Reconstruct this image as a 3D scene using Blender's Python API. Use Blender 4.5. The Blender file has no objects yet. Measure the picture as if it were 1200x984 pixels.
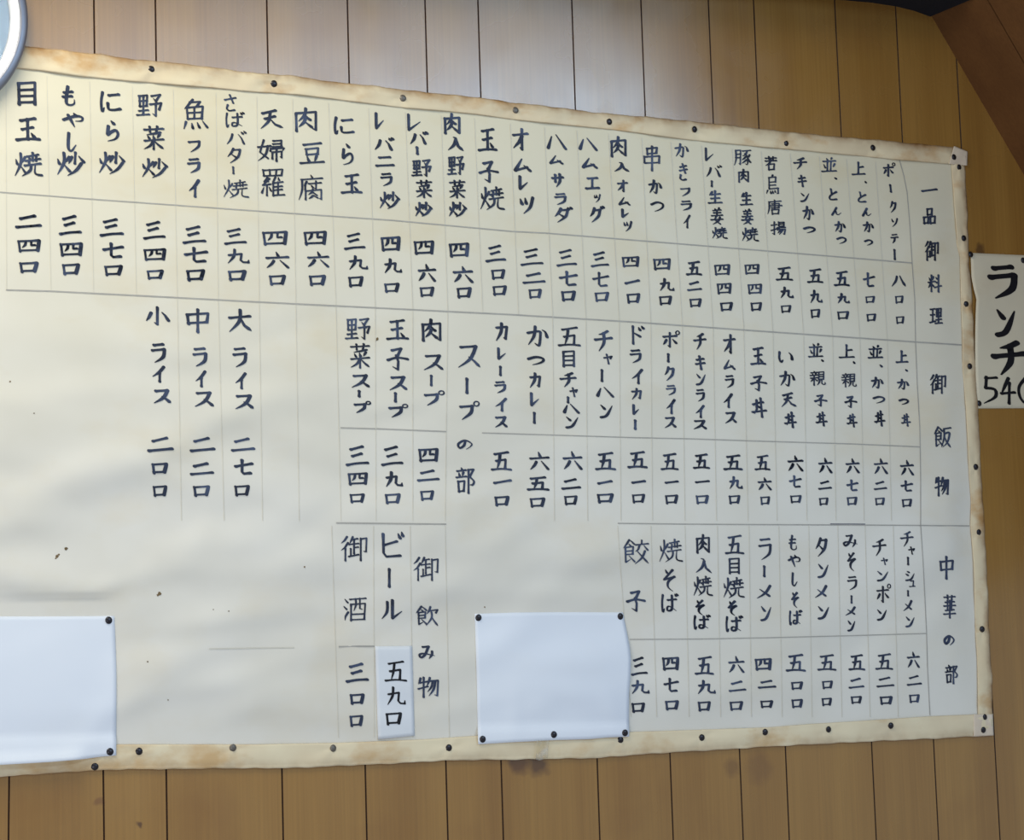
import bpy, math, random
from mathutils import Vector, Matrix
random.seed(7)
scene = bpy.context.scene
COL = scene.collection

# ---------------------------------------------------------------- camera
W, H = 1200.0, 984.0
F = 2740.0                                    # focal length in pixels of the 1200 px wide frame
CX, CY = 600.0, 492.0
VH = (5626.0, 640.0)                          # where the wall's level lines meet
VV = (-179.0, -23700.0)                       # where the wall's plumb lines meet
ax = Vector(((VH[0]-CX)/F, (VH[1]-CY)/F, 1)).normalized()
az = Vector(((VV[0]-CX)/F, (VV[1]-CY)/F, 1))
az = (az - ax*az.dot(ax)).normalized()
ay = az.cross(ax)                             # into the wall
R_cw = Matrix((ax, ay, az))                   # camera (x right, y down, z forward) -> world
DIST = 3.05                                   # camera's distance from the wall
CAM = Vector((-2.05, -DIST, 1.52))
cam_d = bpy.data.cameras.new('camera'); cam = bpy.data.objects.new('camera', cam_d); COL.objects.link(cam)
cam_d.sensor_fit = 'HORIZONTAL'; cam_d.sensor_width = 36.0; cam_d.lens = 36.0*F/W
cam_d.clip_start = 0.05
m3 = Matrix((R_cw @ Vector((1, 0, 0)), R_cw @ Vector((0, -1, 0)), R_cw @ Vector((0, 0, -1)))).transposed()
cam.matrix_world = Matrix.Translation(CAM) @ m3.to_4x4()
scene.camera = cam

def at(px, py, d=0.0):
    """the point seen at photo pixel (px, py), d metres off the wall"""
    r = R_cw @ Vector(((px-CX)/F, (py-CY)/F, 1.0))
    t = (DIST - d)/r.y
    return CAM + r*t

# ---------------------------------------------------------------- light
world = bpy.data.worlds.new('world'); scene.world = world; world.use_nodes = True
world.node_tree.nodes['Background'].inputs[0].default_value = (0.86, 0.91, 1.0, 1)
world.node_tree.nodes['Background'].inputs[1].default_value = 0.30
def area(name, loc, target, size, power, color, size_y=None):
    l = bpy.data.lights.new(name, 'AREA'); l.energy = power; l.color = color; l.size = size
    if size_y: l.shape = 'RECTANGLE'; l.size_y = size_y
    o = bpy.data.objects.new(name, l); COL.objects.link(o); o.location = loc
    o.rotation_euler = (Vector(target)-Vector(loc)).to_track_quat('-Z', 'Y').to_euler()
    return o
area('assumed_lamp_light', (-1.5, -0.72, 2.95), (-0.7, 0, 1.5), 0.8, 10.5, (1.0, 0.95, 0.80), 0.22)  # unseen lamp, assumed overhead and added to rake the paper's folds
area('assumed_window_light', (-2.4, -2.3, 1.0), (0.1, 0, 1.5), 1.5, 16.5, (0.90, 0.94, 1.0), 1.1)  # unseen window, assumed low at the left and added for cool light
p = at(440, 190); r = p - CAM; r.y = -r.y; r.normalize()      # unseen window, assumed: light added on the mirror ray for the varnish sheen
area('assumed_sheen_light', p + r*3.2, p, 2.2, 27, (0.50, 0.74, 1.0), 0.40)
vs = scene.view_settings
vs.view_transform = 'Standard'; vs.look = 'None'; vs.gamma = 1.0; vs.exposure = 0.17
vs.use_curve_mapping = False
scene.display_settings.display_device = 'sRGB'

# ---------------------------------------------------------------- helpers
def lin(r, g, b):
    f = lambda c: (c/255/12.92 if c/255 <= 0.04045 else ((c/255+0.055)/1.055)**2.4)
    return (f(r), f(g), f(b), 1.0)

class Nodes:
    def __init__(s, name):
        s.m = bpy.data.materials.new(name); s.m.use_nodes = True
        s.t = s.m.node_tree; s.b = s.t.nodes['Principled BSDF']
    def n(s, kind, **kw):
        x = s.t.nodes.new(kind)
        for k, v in kw.items(): setattr(x, k, v)
        return x
    def l(s, a, b): s.t.links.new(a, b)
    def mix(s, fac, a, b, blend='MIX'):
        x = s.n('ShaderNodeMix', data_type='RGBA', blend_type=blend)
        for val, sock in ((fac, x.inputs[0]), (a, x.inputs[6]), (b, x.inputs[7])):
            if hasattr(val, 'is_linked') or hasattr(val, 'links'): s.l(val, sock)
            else: sock.default_value = val
        return x.outputs[2]
    def noise(s, scale, detail=3, stretch=(1, 1, 1), rough=0.5):
        tc = s.n('ShaderNodeTexCoord'); mp = s.n('ShaderNodeMapping')
        mp.inputs['Scale'].default_value = stretch
        s.l(tc.outputs['Object'], mp.inputs['Vector'])
        x = s.n('ShaderNodeTexNoise'); x.inputs['Scale'].default_value = scale
        x.inputs['Detail'].default_value = detail; x.inputs['Roughness'].default_value = rough
        s.l(mp.outputs[0], x.inputs['Vector'])
        return x.outputs[0]
    def ramp(s, v, stops):
        x = s.n('ShaderNodeValToRGB'); e = x.color_ramp.elements
        while len(e) < len(stops): e.new(0.5)
        for el, (p, c) in zip(e, stops): el.position = p; el.color = c
        s.l(v, x.inputs[0]); return x.outputs[0]
    def bump(s, v, strength, dist=0.001):
        x = s.n('ShaderNodeBump'); x.inputs['Strength'].default_value = strength; x.inputs['Distance'].default_value = dist
        s.l(v, x.inputs['Height']); s.l(x.outputs[0], s.b.inputs['Normal'])
    def set(s, **kw):
        for k, v in kw.items():
            sock = s.b.inputs[k.replace('_', ' ')]
            if hasattr(v, 'links'): s.l(v, sock)
            else: sock.default_value = v
        return s.m
G = lambda v: (v, v, v, 1)

def wood(name, a, b, c, spec=0.5, rough=0.36, spots=(), coat=0.0):
    k = Nodes(name)
    n1 = k.noise(2.6, 3, (5, 5, 0.35)); n2 = k.noise(60, 5, (4, 4, 0.06), 0.6); n3 = k.noise(5.5, 4, (1, 1, 1))
    base = k.ramp(n1, [(0.3, a), (0.7, b)])
    grain = k.ramp(n2, [(0.35, G(0.80)), (0.65, G(1.06))])
    base = k.mix(0.55, base, grain, 'MULTIPLY')
    blot = k.ramp(n3, [(0.55, G(0)), (0.8, G(0.5))])
    base = k.mix(blot, base, c)
    r = k.ramp(k.noise(9, 3), [(0.3, G(rough-0.05)), (0.7, G(rough+0.08))])
    for q, rad, c2, am in spots:                       # soft-edged dark spots on the boards
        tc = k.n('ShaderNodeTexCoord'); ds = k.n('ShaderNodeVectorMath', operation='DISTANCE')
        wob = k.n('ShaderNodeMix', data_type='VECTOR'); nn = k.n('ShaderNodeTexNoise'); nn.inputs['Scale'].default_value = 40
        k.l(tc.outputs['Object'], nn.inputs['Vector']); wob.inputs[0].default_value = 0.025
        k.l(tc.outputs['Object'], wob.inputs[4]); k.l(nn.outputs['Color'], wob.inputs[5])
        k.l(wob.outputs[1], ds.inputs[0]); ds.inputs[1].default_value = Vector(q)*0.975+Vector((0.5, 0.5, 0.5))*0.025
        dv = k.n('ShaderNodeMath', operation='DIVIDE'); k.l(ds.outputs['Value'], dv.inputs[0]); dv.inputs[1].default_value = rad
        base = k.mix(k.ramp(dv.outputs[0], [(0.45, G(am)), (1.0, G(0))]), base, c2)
    k.bump(n2, 0.05, 0.0006)
    return k.set(Base_Color=base, Roughness=r, Specular_IOR_Level=spec, Coat_Weight=coat, Coat_Roughness=rough)

def paper(name, a, b, stain, amount, scale=7.0, rough=0.62, edge=False, spec=0.25, band=False, edge_amount=1.0):
    k = Nodes(name)
    base = k.ramp(k.noise(scale, 4), [(0.35, a), (0.68, b)])
    st = k.ramp(k.noise(scale*0.7, 5, (1.0, 1, 1.7), 0.6), [(0.52, G(0)), (0.70 if edge else 0.78, G(amount))])
    if band:                                            # stains and a smooth yellow tint, both stronger towards the sheet's top
        uv = k.n('ShaderNodeUVMap'); sp = k.n('ShaderNodeSeparateXYZ'); k.l(uv.outputs[0], sp.inputs[0])
        top_tint = k.ramp(sp.outputs[1], [(0.0, G(0.62)), (0.35, G(0.30)), (0.6, G(0.06)), (1.0, G(0.02))])
        st = k.mix(1.0, st, k.ramp(sp.outputs[1], [(0.0, G(1)), (0.45, G(0.6)), (1.0, G(0.4))]), 'MULTIPLY')
        base = k.mix(top_tint, base, lin(228, 216, 176))
    base = k.mix(st, base, stain)
    if edge:                                            # dirt and yellowing along the worn outer edge, with edge shadow lines painted in
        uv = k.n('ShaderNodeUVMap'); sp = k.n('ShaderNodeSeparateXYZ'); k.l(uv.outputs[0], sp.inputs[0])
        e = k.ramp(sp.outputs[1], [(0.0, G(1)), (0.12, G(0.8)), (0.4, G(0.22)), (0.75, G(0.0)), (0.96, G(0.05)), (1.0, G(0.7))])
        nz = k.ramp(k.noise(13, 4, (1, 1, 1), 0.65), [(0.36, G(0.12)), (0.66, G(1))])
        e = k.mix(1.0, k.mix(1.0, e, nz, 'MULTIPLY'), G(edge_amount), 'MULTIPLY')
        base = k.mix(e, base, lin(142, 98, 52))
    k.bump(k.noise(420, 2), 0.06, 0.0004)
    return k.set(Base_Color=base, Roughness=rough, Specular_IOR_Level=spec)

def plain(name, col, rough=0.5, metal=0.0, spec=0.4, var=0.0):
    k = Nodes(name)
    base = k.ramp(k.noise(45, 3), [(0.3, tuple(c*(1-var) for c in col[:3])+(1,)), (0.7, tuple(min(1, c*(1+var)) for c in col[:3])+(1,))])
    return k.set(Base_Color=base, Roughness=rough, Metallic=metal, Specular_IOR_Level=spec)

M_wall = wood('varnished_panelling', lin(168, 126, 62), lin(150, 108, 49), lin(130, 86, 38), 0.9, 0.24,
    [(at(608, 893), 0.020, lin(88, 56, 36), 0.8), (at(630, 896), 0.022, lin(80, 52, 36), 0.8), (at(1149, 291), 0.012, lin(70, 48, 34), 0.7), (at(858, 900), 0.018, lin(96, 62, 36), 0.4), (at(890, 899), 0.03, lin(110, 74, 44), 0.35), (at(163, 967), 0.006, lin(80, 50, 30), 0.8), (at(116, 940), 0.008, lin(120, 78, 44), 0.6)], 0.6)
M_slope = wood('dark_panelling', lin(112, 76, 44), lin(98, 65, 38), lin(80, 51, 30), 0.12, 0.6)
M_groove = plain('groove_paint', lin(66, 44, 30), 0.6, var=0.2)
M_dark = plain('dark_ceiling', lin(12, 13, 24), 0.9, var=0.2)
M_sheet = paper('aged_menu_paper', lin(238, 234, 224), lin(230, 225, 212), lin(222, 200, 150), 0.62, 5.5, band=True)
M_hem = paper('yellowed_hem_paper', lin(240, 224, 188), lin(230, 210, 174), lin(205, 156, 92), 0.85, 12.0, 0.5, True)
M_white = paper('white_copy_paper', lin(240, 245, 252), lin(235, 241, 250), lin(226, 222, 208), 0.12, 5.0, 0.6)
M_slip = paper('price_slip_paper', lin(234, 237, 240), lin(230, 234, 238), lin(226, 222, 210), 0.1, 8.0)
M_sign = paper('lunch_sign_paper', lin(226, 216, 190), lin(216, 206, 182), lin(205, 180, 140), 0.4, 7.0)
def ink(name, a, b, c):
    k = Nodes(name)
    base = k.ramp(k.noise(5.5, 2), [(0.35, a), (0.66, b)])
    base = k.mix(k.ramp(k.noise(26, 3), [(0.5, G(0)), (0.72, G(0.7))]), base, c)
    return k.set(Base_Color=base, Roughness=0.6, Specular_IOR_Level=0.3)
M_ink = ink('brush_ink', lin(40, 45, 60), lin(56, 66, 90), lin(88, 102, 132))
M_ink2 = plain('dense_black_ink', lin(20, 21, 27), 0.5, spec=0.35, var=0.2)
M_rule = plain('ruling_ink', lin(176, 172, 164), 0.7, var=0.1)
M_pencil = plain('pencil_ruling', lin(219, 214, 199), 0.7, var=0.03)
M_speck = plain('rust_speck', lin(120, 100, 70), 0.8, var=0.2)
M_pin = plain('dark_tack_metal', lin(58, 56, 60), 0.34, 0.75, 0.5, 0.15)
M_pin2 = plain('lit_tack_metal', lin(120, 114, 106), 0.5, 0.7, 0.5, 0.15)  # tacks that catch the light: highlight put into a lighter base grey
M_chrome = plain('satin_grey_metal', lin(128, 130, 140), 0.38, 0.6, 0.5, 0.05)
M_ring = plain('white_enamel', lin(244, 246, 250), 0.3, var=0.01)
M_face = plain('clock_dial', lin(190, 214, 236), 0.4, var=0.03)
def clear(name, rough, ior, tint):
    k = Nodes(name)
    return k.set(Base_Color=tint, Roughness=rough, Transmission_Weight=1.0, IOR=ior)
M_glass = clear('clock_glass', 0.0, 1.45, (1, 1, 1, 1))
def tape_mat():
    k = Nodes('clear_tape'); out = k.t.nodes['Material Output']
    tr = k.n('ShaderNodeBsdfTransparent'); tr.inputs[0].default_value = (0.97, 0.96, 0.93, 1)
    mx = k.n('ShaderNodeMixShader'); fac = k.ramp(k.noise(70, 2), [(0.45, G(0.06)), (0.66, G(0.4))])
    k.l(fac, mx.inputs[0]); k.l(tr.outputs[0], mx.inputs[1]); k.l(k.b.outputs[0], mx.inputs[2]); k.l(mx.outputs[0], out.inputs[0])
    return k.set(Base_Color=lin(228, 224, 214), Roughness=0.18, Specular_IOR_Level=0.6)
M_tape = tape_mat()

def obj(name, verts, faces, mats, parent=None, origin=None, smooth=False, mi=None, uv=None):
    o0 = Vector(origin) if origin is not None else Vector((0, 0, 0))
    me = bpy.data.meshes.new(name)
    me.from_pydata([tuple(Vector(v)-o0) for v in verts], [], faces); me.update()
    if not isinstance(mats, (list, tuple)): mats = [mats]
    for m in mats: me.materials.append(m)
    if mi: me.polygons.foreach_set('material_index', mi)
    if smooth: me.polygons.foreach_set('use_smooth', [True]*len(me.polygons))
    if uv:
        lay = me.uv_layers.new(name='UVMap')
        for lp in me.loops: lay.data[lp.index].uv = uv[lp.vertex_index]
    o = bpy.data.objects.new(name, me); COL.objects.link(o)
    if parent is not None:
        o.parent = parent; o.location = o0 - parent.location
    else: o.location = o0
    return o
def empty(name, loc):
    o = bpy.data.objects.new(name, None); COL.objects.link(o); o.location = loc; o.empty_display_size = 0.05; return o
def tag(o, label, cat, group=None):
    o['label'] = label; o['category'] = cat
    if group: o['group'] = group
    return o
def structure(o): o['kind'] = 'structure'; return o

def lerp_curve(pts, t, axis=0):
    """y of a traced polyline at x = t (axis 0), or x at y = t (axis 1)"""
    a, b = axis, 1-axis
    if t <= pts[0][a]:
        p, q = pts[0], pts[1]
    elif t >= pts[-1][a]:
        p, q = pts[-2], pts[-1]
    else:
        for p, q in zip(pts, pts[1:]):
            if p[a] <= t <= q[a]: break
    return p[b] + (q[b]-p[b])*(t-p[a])/(q[a]-p[a])
def smooth01(x): x = max(0.0, min(1.0, x)); return x*x*(3-2*x)

# ---------------------------------------------------------------- the panelled wall
GROOVES = [(-420, -428), (-335, -341), (-180, -180), (-75, -70), (20, 10), (110, 122), (182, 196), (312.5, 332), (407, 430), (498, 525), (560, 590),
           (670, 703), (751, 789), (830, 871), (883, 925), (978, 1027), (1049, 1100), (1117, 1172), (1196, 1254),
           (1290, 1352), (1360, 1424), (1440, 1506), (1540, 1610)]
Z0, Z1 = 0.9, 2.75
def groove_x(g):
    p, q = at(g[0], 0), at(g[1], 984)
    return p, q
gv = []
for g in GROOVES:
    p, q = groove_x(g)
    s = (p.x-q.x)/(p.z-q.z)
    gv.append((q.x+s*(Z0-q.z), q.x+s*(Z1-q.z)))
verts, faces, mi = [], [], []
gw, gd = 0.0013, 0.0022
def strip(a, b, ya, yb, m):
    """vertical strip between two lines given by their x at bottom and top"""
    i = len(verts)
    n = 12
    for k in range(n+1):
        t = k/n; z = Z0+(Z1-Z0)*t
        verts.append((a[0]+(a[1]-a[0])*t, ya, z)); verts.append((b[0]+(b[1]-b[0])*t, yb, z))
    for k in range(n):
        faces.append((i+2*k, i+2*k+1, i+2*k+3, i+2*k+2)); mi.append(m)
prev = (gv[0][0]-0.5, gv[0][1]-0.5)
for g in gv:
    L = (g[0]-gw, g[1]-gw); Rr = (g[0]+gw, g[1]+gw)
    strip(prev, L, 0, 0, 0)
    strip(L, g, 0, gd, 1); strip(g, Rr, gd, 0, 1)
    prev = Rr
strip(prev, (prev[0]+0.8, prev[1]+0.8), 0, 0, 0)
xa, xb = gv[0][0]-0.5, gv[-1][0]+0.8                       # the board's back
i = len(verts)
verts += [(xa, 0.02, Z0), (xb, 0.02, Z0), (xb, 0.02, Z1), (xa, 0.02, Z1)]; faces.append((i, i+3, i+2, i+1)); mi.append(0)
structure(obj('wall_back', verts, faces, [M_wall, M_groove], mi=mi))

# ---------------------------------------------------------------- sloping panelled underside beside the wall
EDGE_A, EDGE_B = at(1090, 16), at(1200, 205)
dirv = (EDGE_B-EDGE_A).normalized()
up_n = Vector((-dirv.z, 0, dirv.x)); up_n = up_n if up_n.z > 0 else -up_n
s0, s1 = EDGE_A-dirv*0.35, EDGE_A+dirv*1.15
verts, faces, mi = [], [], []
def slab(d0, d1, m, sink=0.0):
    i = len(verts)
    for d in (d0, d1):
        for p in (s0, s1):
            q = p + up_n*sink; verts.append((q.x, -d, q.z))
    faces.append((i, i+1, i+3, i+2)); mi.append(m)
edges = [0.0]
_r = R_cw @ Vector(((1178-CX)/F, (35-CY)/F, 1.0)); _t = (EDGE_A-CAM).dot(up_n)/_r.dot(up_n)
d_g = -(CAM+_r*_t).y
print('groove depth', d_g)
w_list = [d_g, 0.098, 0.14, 0.11, 0.13, 0.12, 0.10]
d = 0.0
for w in w_list:
    slab(d, d+w-0.0013, 0); slab(d+w-0.0013, d+w+0.0013, 1, 0.0018); d += w
i = len(verts)                                              # its upper side
for dd in (0.0, d):
    for p in (s0, s1):
        q = p+up_n*0.03; verts.append((q.x, -dd, q.z))
faces += [(i, i+2, i+3, i+1), (i+2, i+3, i+1, i)][:1]; mi.append(0)
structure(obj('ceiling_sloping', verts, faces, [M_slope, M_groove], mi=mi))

# dark ceiling whose scalloped edge shows along the top of the frame
def extrude_outline(name, px, d0, d1, mat):
    f = [at(x, y, 0) for x, y in px]; n = len(f)
    v = [(p.x, -d0, p.z) for p in f] + [(p.x, -d1, p.z) for p in f]
    fc = [tuple(range(n)), tuple(range(2*n-1, n-1, -1))] + [(k, n+k, n+(k+1) % n, (k+1) % n) for k in range(n)]
    return structure(obj(name, v, fc, mat))
extrude_outline('ceiling', [(-500, -120), (300, -60), (800, -14), (940, -8), (985, 0), (1020, 3), (1050, 7.5), (1072, 13), (1090, 19.5), (1110, 12), (1124, 6), (1142, 1), (1162, -2),
                            (1182, 2), (1200, 4.5), (1260, 8), (1340, 0), (1340, -190), (-500, -190)], -0.001, 0.12, M_dark)

# ---------------------------------------------------------------- the paper menu
TOP_OUT = [(-330, 18), (-60, 45), (16, 53), (60, 57), (100, 62), (115, 63), (160, 70), (180, 71), (235, 77), (280, 83), (305, 86), (340, 88), (390, 96), (435, 100), (480, 106), (520, 110), (560, 114), (600, 120), (640, 124), (700, 132), (760, 137), (800, 141), (850, 146), (900, 152), (930, 155), (980, 160), (1030, 164), (1080, 169), (1117, 172), (1133, 177)]
TOP_IN = [(-330, 44), (-60, 72), (0, 78), (50, 83), (100, 90), (150, 95), (200, 99), (250, 103), (300, 108), (350, 111), (390, 116), (430, 121), (470, 126), (520, 130), (560, 134), (600, 140), (650, 145), (700, 150), (750, 156), (800, 163), (850, 168), (900, 173), (950, 177), (1000, 182), (1050, 187), (1100, 191), (1133, 194)]
BOT_OUT = [(-330, 918), (-60, 913), (0, 910), (40, 907), (100, 903), (150, 901), (200, 901), (250, 900), (300, 900), (350, 899.5), (400, 897), (450, 895), (485, 893), (520, 891), (560, 890), (600, 890), (640, 889), (700, 888), (740, 884.5), (800, 880.5), (850, 878), (900, 874.5), (950, 872), (1000, 869.5), (1050, 867), (1100, 865), (1164, 861)]
BOT_IN = [(-330, 880), (-60, 877), (0, 875), (135, 872), (300, 872), (400, 870), (450, 868), (500, 866), (555, 862), (600, 861), (737, 857.5), (800, 855.5), (900, 852), (950, 848), (1000, 845), (1060, 841), (1090, 839), (1164, 836)]
RIGHT_OUT = [(1130, 188), (1132, 215), (1134, 250), (1135, 290), (1136, 310), (1139, 340), (1141, 380), (1143, 420), (1145, 450), (1147, 490), (1148.5, 520), (1150, 560), (1153, 600), (1155, 640), (1158, 700), (1159, 738), (1160, 760), (1163, 800), (1163, 838), (1163.5, 850)]
RIGHT_IN = [(1114, 188), (1115, 195), (1119, 250), (1122, 290), (1125, 300), (1126, 350), (1128, 400), (1128, 430), (1132, 480), (1134, 520), (1136, 560), (1138, 590), (1137, 615), (1141, 660), (1142, 700), (1143, 740), (1145, 770), (1146, 810), (1146, 838), (1146, 850)]

PINS = [  # x, y, base depth mm, label
 (177, 81, 2.2, 'dark thumbtack in the top hem above the column 野菜炒, nearest the clock'),
 (321, 98, 2.2, 'dark thumbtack in the top hem above the column 天婦羅'),
 (472, 115, 2.2, 'grey thumbtack in the top hem above the two レバー columns, beside a stained pucker'),
 (604, 129, 2.2, 'grey thumbtack in the top hem above the column オムレツ'),
 (714, 142.5, 2.2, 'dark thumbtack in the top hem above the column 肉入オムレツ'),
 (814, 151.5, 2.2, 'dark thumbtack in the top hem above the column かきフライ'),
 (921, 168, 2.2, 'dark thumbtack in the top hem above the column 若鳥唐揚'),
 (1023, 173, 2.2, 'dark thumbtack in the top hem above the column 上、とんかつ'),
 (1118, 184, 2.6, 'dark thumbtack on the square flap at the upper corner of the menu'),
 (1124, 196, 2.2, 'dark thumbtack just under the upper corner flap, at the start of the side hem'),
 (1129.5, 279, 2.2, 'dark thumbtack in the side hem just above the lunch sign'),
 (1132, 356, 2.2, 'dark thumbtack in the side hem beside the ラ of the lunch sign'),
 (1136.5, 429, 2.2, 'dark thumbtack in the side hem beside the 5 of the lunch sign'),
 (1143.5, 547, 2.2, 'dark thumbtack in the side hem beside the heading character 物'),
 (1147, 623.5, 2.2, 'dark thumbtack in the side hem beside the ruled line above heading 中華の部'),
 (1151, 737, 2.2, 'dark thumbtack in the side hem beside the heading character の'),
 (1154, 840, 2.2, 'upper thumbtack of the pair at the lower corner of the menu'),
 (1152.5, 855, 2.6, 'lower thumbtack of the pair at the lower corner of the menu'),
 (1044, 850, 2.2, 'dark thumbtack in the bottom hem under the column チャンポン'),
 (971, 854.5, 2.2, 'dark thumbtack in the bottom hem under the column タンメン'),
 (896.5, 857.5, 2.2, 'dark thumbtack in the bottom hem under the column ラーメン'),
 (822.5, 864, 2.2, 'dark thumbtack in the bottom hem under the column 肉入焼そば'),
 (727, 866.5, 2.2, 'thumbtack half tucked behind the lower corner of the blank sheet beside 餃子'),
 (526, 876, 2.2, 'dark thumbtack in the bottom hem under the heading 御飲み物'),
 (390.5, 876.5, 2.2, 'light grey thumbtack in the bottom hem below the 御酒 column'),
 (273, 876, 2.2, 'light grey thumbtack in the bottom hem below the 大ライス column'),
 (163, 880, 2.2, 'dark thumbtack in the bottom hem just clear of the cut-off blank sheet'),
 (111, 898, 2.2, 'lowest thumbtack, in the bottom hem below the cut-off blank sheet'),
]
LIGHT_PINS = {(472, 115), (604, 129), (390.5, 876.5), (273, 876)}

def pinned(px, py, r=26.0):
    """1 away from the tacks, 0 at a tack"""
    k = 1.0
    for p in PINS:
        dd = (px-p[0])**2+(py-p[1])**2
        if dd < 16*r*r: k *= 1-math.exp(-dd/(r*r))
    return k
WAVES = [  # soft folds of the slack paper: centre, half-length, half-width (px), angle, height mm
 (95, 565, 210, 20, -24, 3.2), (240, 560, 190, 22, 14, 2.4), (60, 690, 170, 20, 12, 2.8), (330, 640, 240, 28, -8, 3.0), (210, 765, 180, 22, -30, 2.6),
 (300, 815, 200, 20, 16, 2.0), (640, 655, 230, 24, -4, 2.8), (600, 690, 150, 16, 6, 1.6), (120, 480, 260, 24, -6, 1.8), (190, 410, 180, 18, 8, 1.3),
 (450, 600, 260, 20, 10, 1.7), (640, 470, 260, 24, -10, 1.6), (800, 620, 240, 24, 4, 1.6), (760, 330, 260, 22, 6, 1.2), (1000, 700, 190, 20, -36, 1.8),
 (1110, 650, 80, 14, -34, 1.5), (1105, 720, 90, 14, -30, 1.3), (900, 800, 240, 18, -8, 1.4), (350, 170, 300, 22, 6, 1.2), (700, 215, 300, 22, 6, 1.1), (1110, 300, 70, 16, 20, 1.2), (1105, 590, 70, 15, -35, 1.3)]
WAVES = [(a, b, c, w, math.cos(math.radians(g)), math.sin(math.radians(g)), h*2.2/1000) for a, b, c, w, g, h in WAVES]
_rw = random.Random(21)
for _k in range(70):
    _x, _y = _rw.uniform(-40, 720), _rw.uniform(440, 850); _g = math.radians(_rw.gauss(-4, 20)); _hw = _rw.uniform(9, 14)
    WAVES.append((_x, _y, _rw.uniform(50, 130), _hw, math.cos(_g), math.sin(_g), _rw.choice((1, 1, -1))*_hw*_rw.uniform(0.00011, 0.00024)))
for _k in range(60):
    _x, _y = _rw.uniform(0, 1130), _rw.uniform(120, 840); _g = math.radians(_rw.gauss(0, 25) if _x < 1060 else -38); _hw = _rw.uniform(9, 14)
    WAVES.append((_x, _y, _rw.uniform(35, 100), _hw, math.cos(_g), math.sin(_g), _rw.choice((1, -1))*_hw*_rw.uniform(0.00006, 0.00015)))
def Hs(px, py):
    """how far the sheet stands off the wall (metres)"""
    t = lerp_curve(TOP_IN, px); b = lerp_curve(BOT_IN, px); r = lerp_curve(RIGHT_IN, py, 1)
    e = smooth01((py-t)/45.0)*smooth01((b-py)/45.0)*smooth01((r-px)/30.0)
    h = 0.0
    for a, c, hl, hw, cs, sn, amp in WAVES:
        dx, dy = px-a, py-c
        if abs(dx) > 3.4*hl or abs(dy) > 3.4*hl: continue
        u = (dx*cs+dy*sn)/hl; v = (-dx*sn+dy*cs)/hw
        q = u*u+v*v*0.5
        if q < 12: h += amp*math.exp(-q)
    f = smooth01((px-100)/60.0) if py > 700 else max(smooth01((px-100)/60.0), smooth01((720-py)/40.0))   # held flat by the tacked sheet
    return max(0.0008, 0.0010 + 0.0022*e + h*e*(0.25+0.75*f))

def grid(name, fn, nu, nv, mat, parent=None, origin=None, uvs=True, thick=0.00025):
    """fn(u, v) -> photo x, y and distance from the wall"""
    v, f, uv = [], [], []
    for j in range(nv+1):
        for i in range(nu+1):
            x, y, d = fn(i/nu, j/nv); v.append(at(x, y, d)); uv.append((i/nu, j/nv))
    for j in range(nv):
        for i in range(nu):
            a = j*(nu+1)+i; f.append((a, a+nu+1, a+nu+2, a+1))
    o = obj(name, v, f, mat, parent, origin, smooth=True, uv=uv)
    if thick:
        md = o.modifiers.new('thickness', 'SOLIDIFY'); md.thickness = thick; md.offset = -1
    return o

menu = empty('menu_poster', at(400, 890, 0))
tag(menu, 'long cream paper menu brushed with columns of Japanese dishes and prices', 'menu')
X_END = -330
def sheet_fn(u, v):
    # columns follow the slight lean of the side hem
    for _ in range(2):
        y = 500
    xl = X_END; 
    t = v
    yr = 180+(852-180)*t
    xr = lerp_curve([(p[0]-1.5, p[1]) for p in RIGHT_OUT], yr, 1) - 5
    x = xl+(xr-xl)*u
    yt = lerp_curve(TOP_OUT, x)+5; yb = lerp_curve(BOT_OUT, x)-5
    y = yt+(yb-yt)*t
    return x, y, Hs(x, y)
grid('menu_page', sheet_fn, 270, 160, M_sheet, menu)

def hem(name, outer, inner, a, b, n, axis, seed, amp=1.0, edge=0.0004, mat=None):
    rnd = random.Random(seed)
    ph = [rnd.uniform(0, 6.28) for _ in range(6)]
    def fn(u, v):
        s = a+(b-a)*u
        o_, i_ = lerp_curve(outer, s, axis), lerp_curve(inner, s, axis)
        wob = 0.5*math.sin(s/7.3+ph[0])+0.4*math.sin(s/3.9+ph[1])
        q = o_ + wob*0.6*(1-v) + (i_-o_)*v
        x, y = (s, q) if axis == 0 else (q, s)
        k = pinned(x, y, 20.0)
        prof = math.sin(math.pi/2*min(1, v/0.42+0.03))**0.6 if v < 0.42 else 1-0.35*((v-0.42)/0.58)**2
        cr = 0.35+0.65*k
        wr = 0.0007*math.sin(s/11+ph[2]+v*2)+0.0009*math.sin(s/23+ph[3]-v*3)+0.0003*math.sin(s/5.1+ph[4]+v*5)
        # sharp creases running out of each tack
        for p in PINS:
            if abs(x-p[0]) < 46 and abs(y-p[1]) < 46:
                dx, dy = x-p[0], y-p[1]; rr = math.hypot(dx, dy)+1e-3
                ang = math.atan2(dy, dx)
                wr += 0.0019*math.cos(5*ang+p[0])*math.exp(-rr/18)*(rr/(rr+4))
        d = 0.0016 + prof*(0.0006+amp*0.0024*cr) + wr*prof*amp
        if v == 0: d = edge
        return x, y, max(d, 0.0013) if v > 0 else d
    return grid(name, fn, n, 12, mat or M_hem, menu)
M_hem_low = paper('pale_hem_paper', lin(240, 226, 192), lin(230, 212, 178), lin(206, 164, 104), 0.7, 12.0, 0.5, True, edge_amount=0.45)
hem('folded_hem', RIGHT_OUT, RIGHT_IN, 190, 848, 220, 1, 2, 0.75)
hem('folded_hem', TOP_OUT, TOP_IN, X_END, 1132, 400, 0, 1, 1.0)
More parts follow.
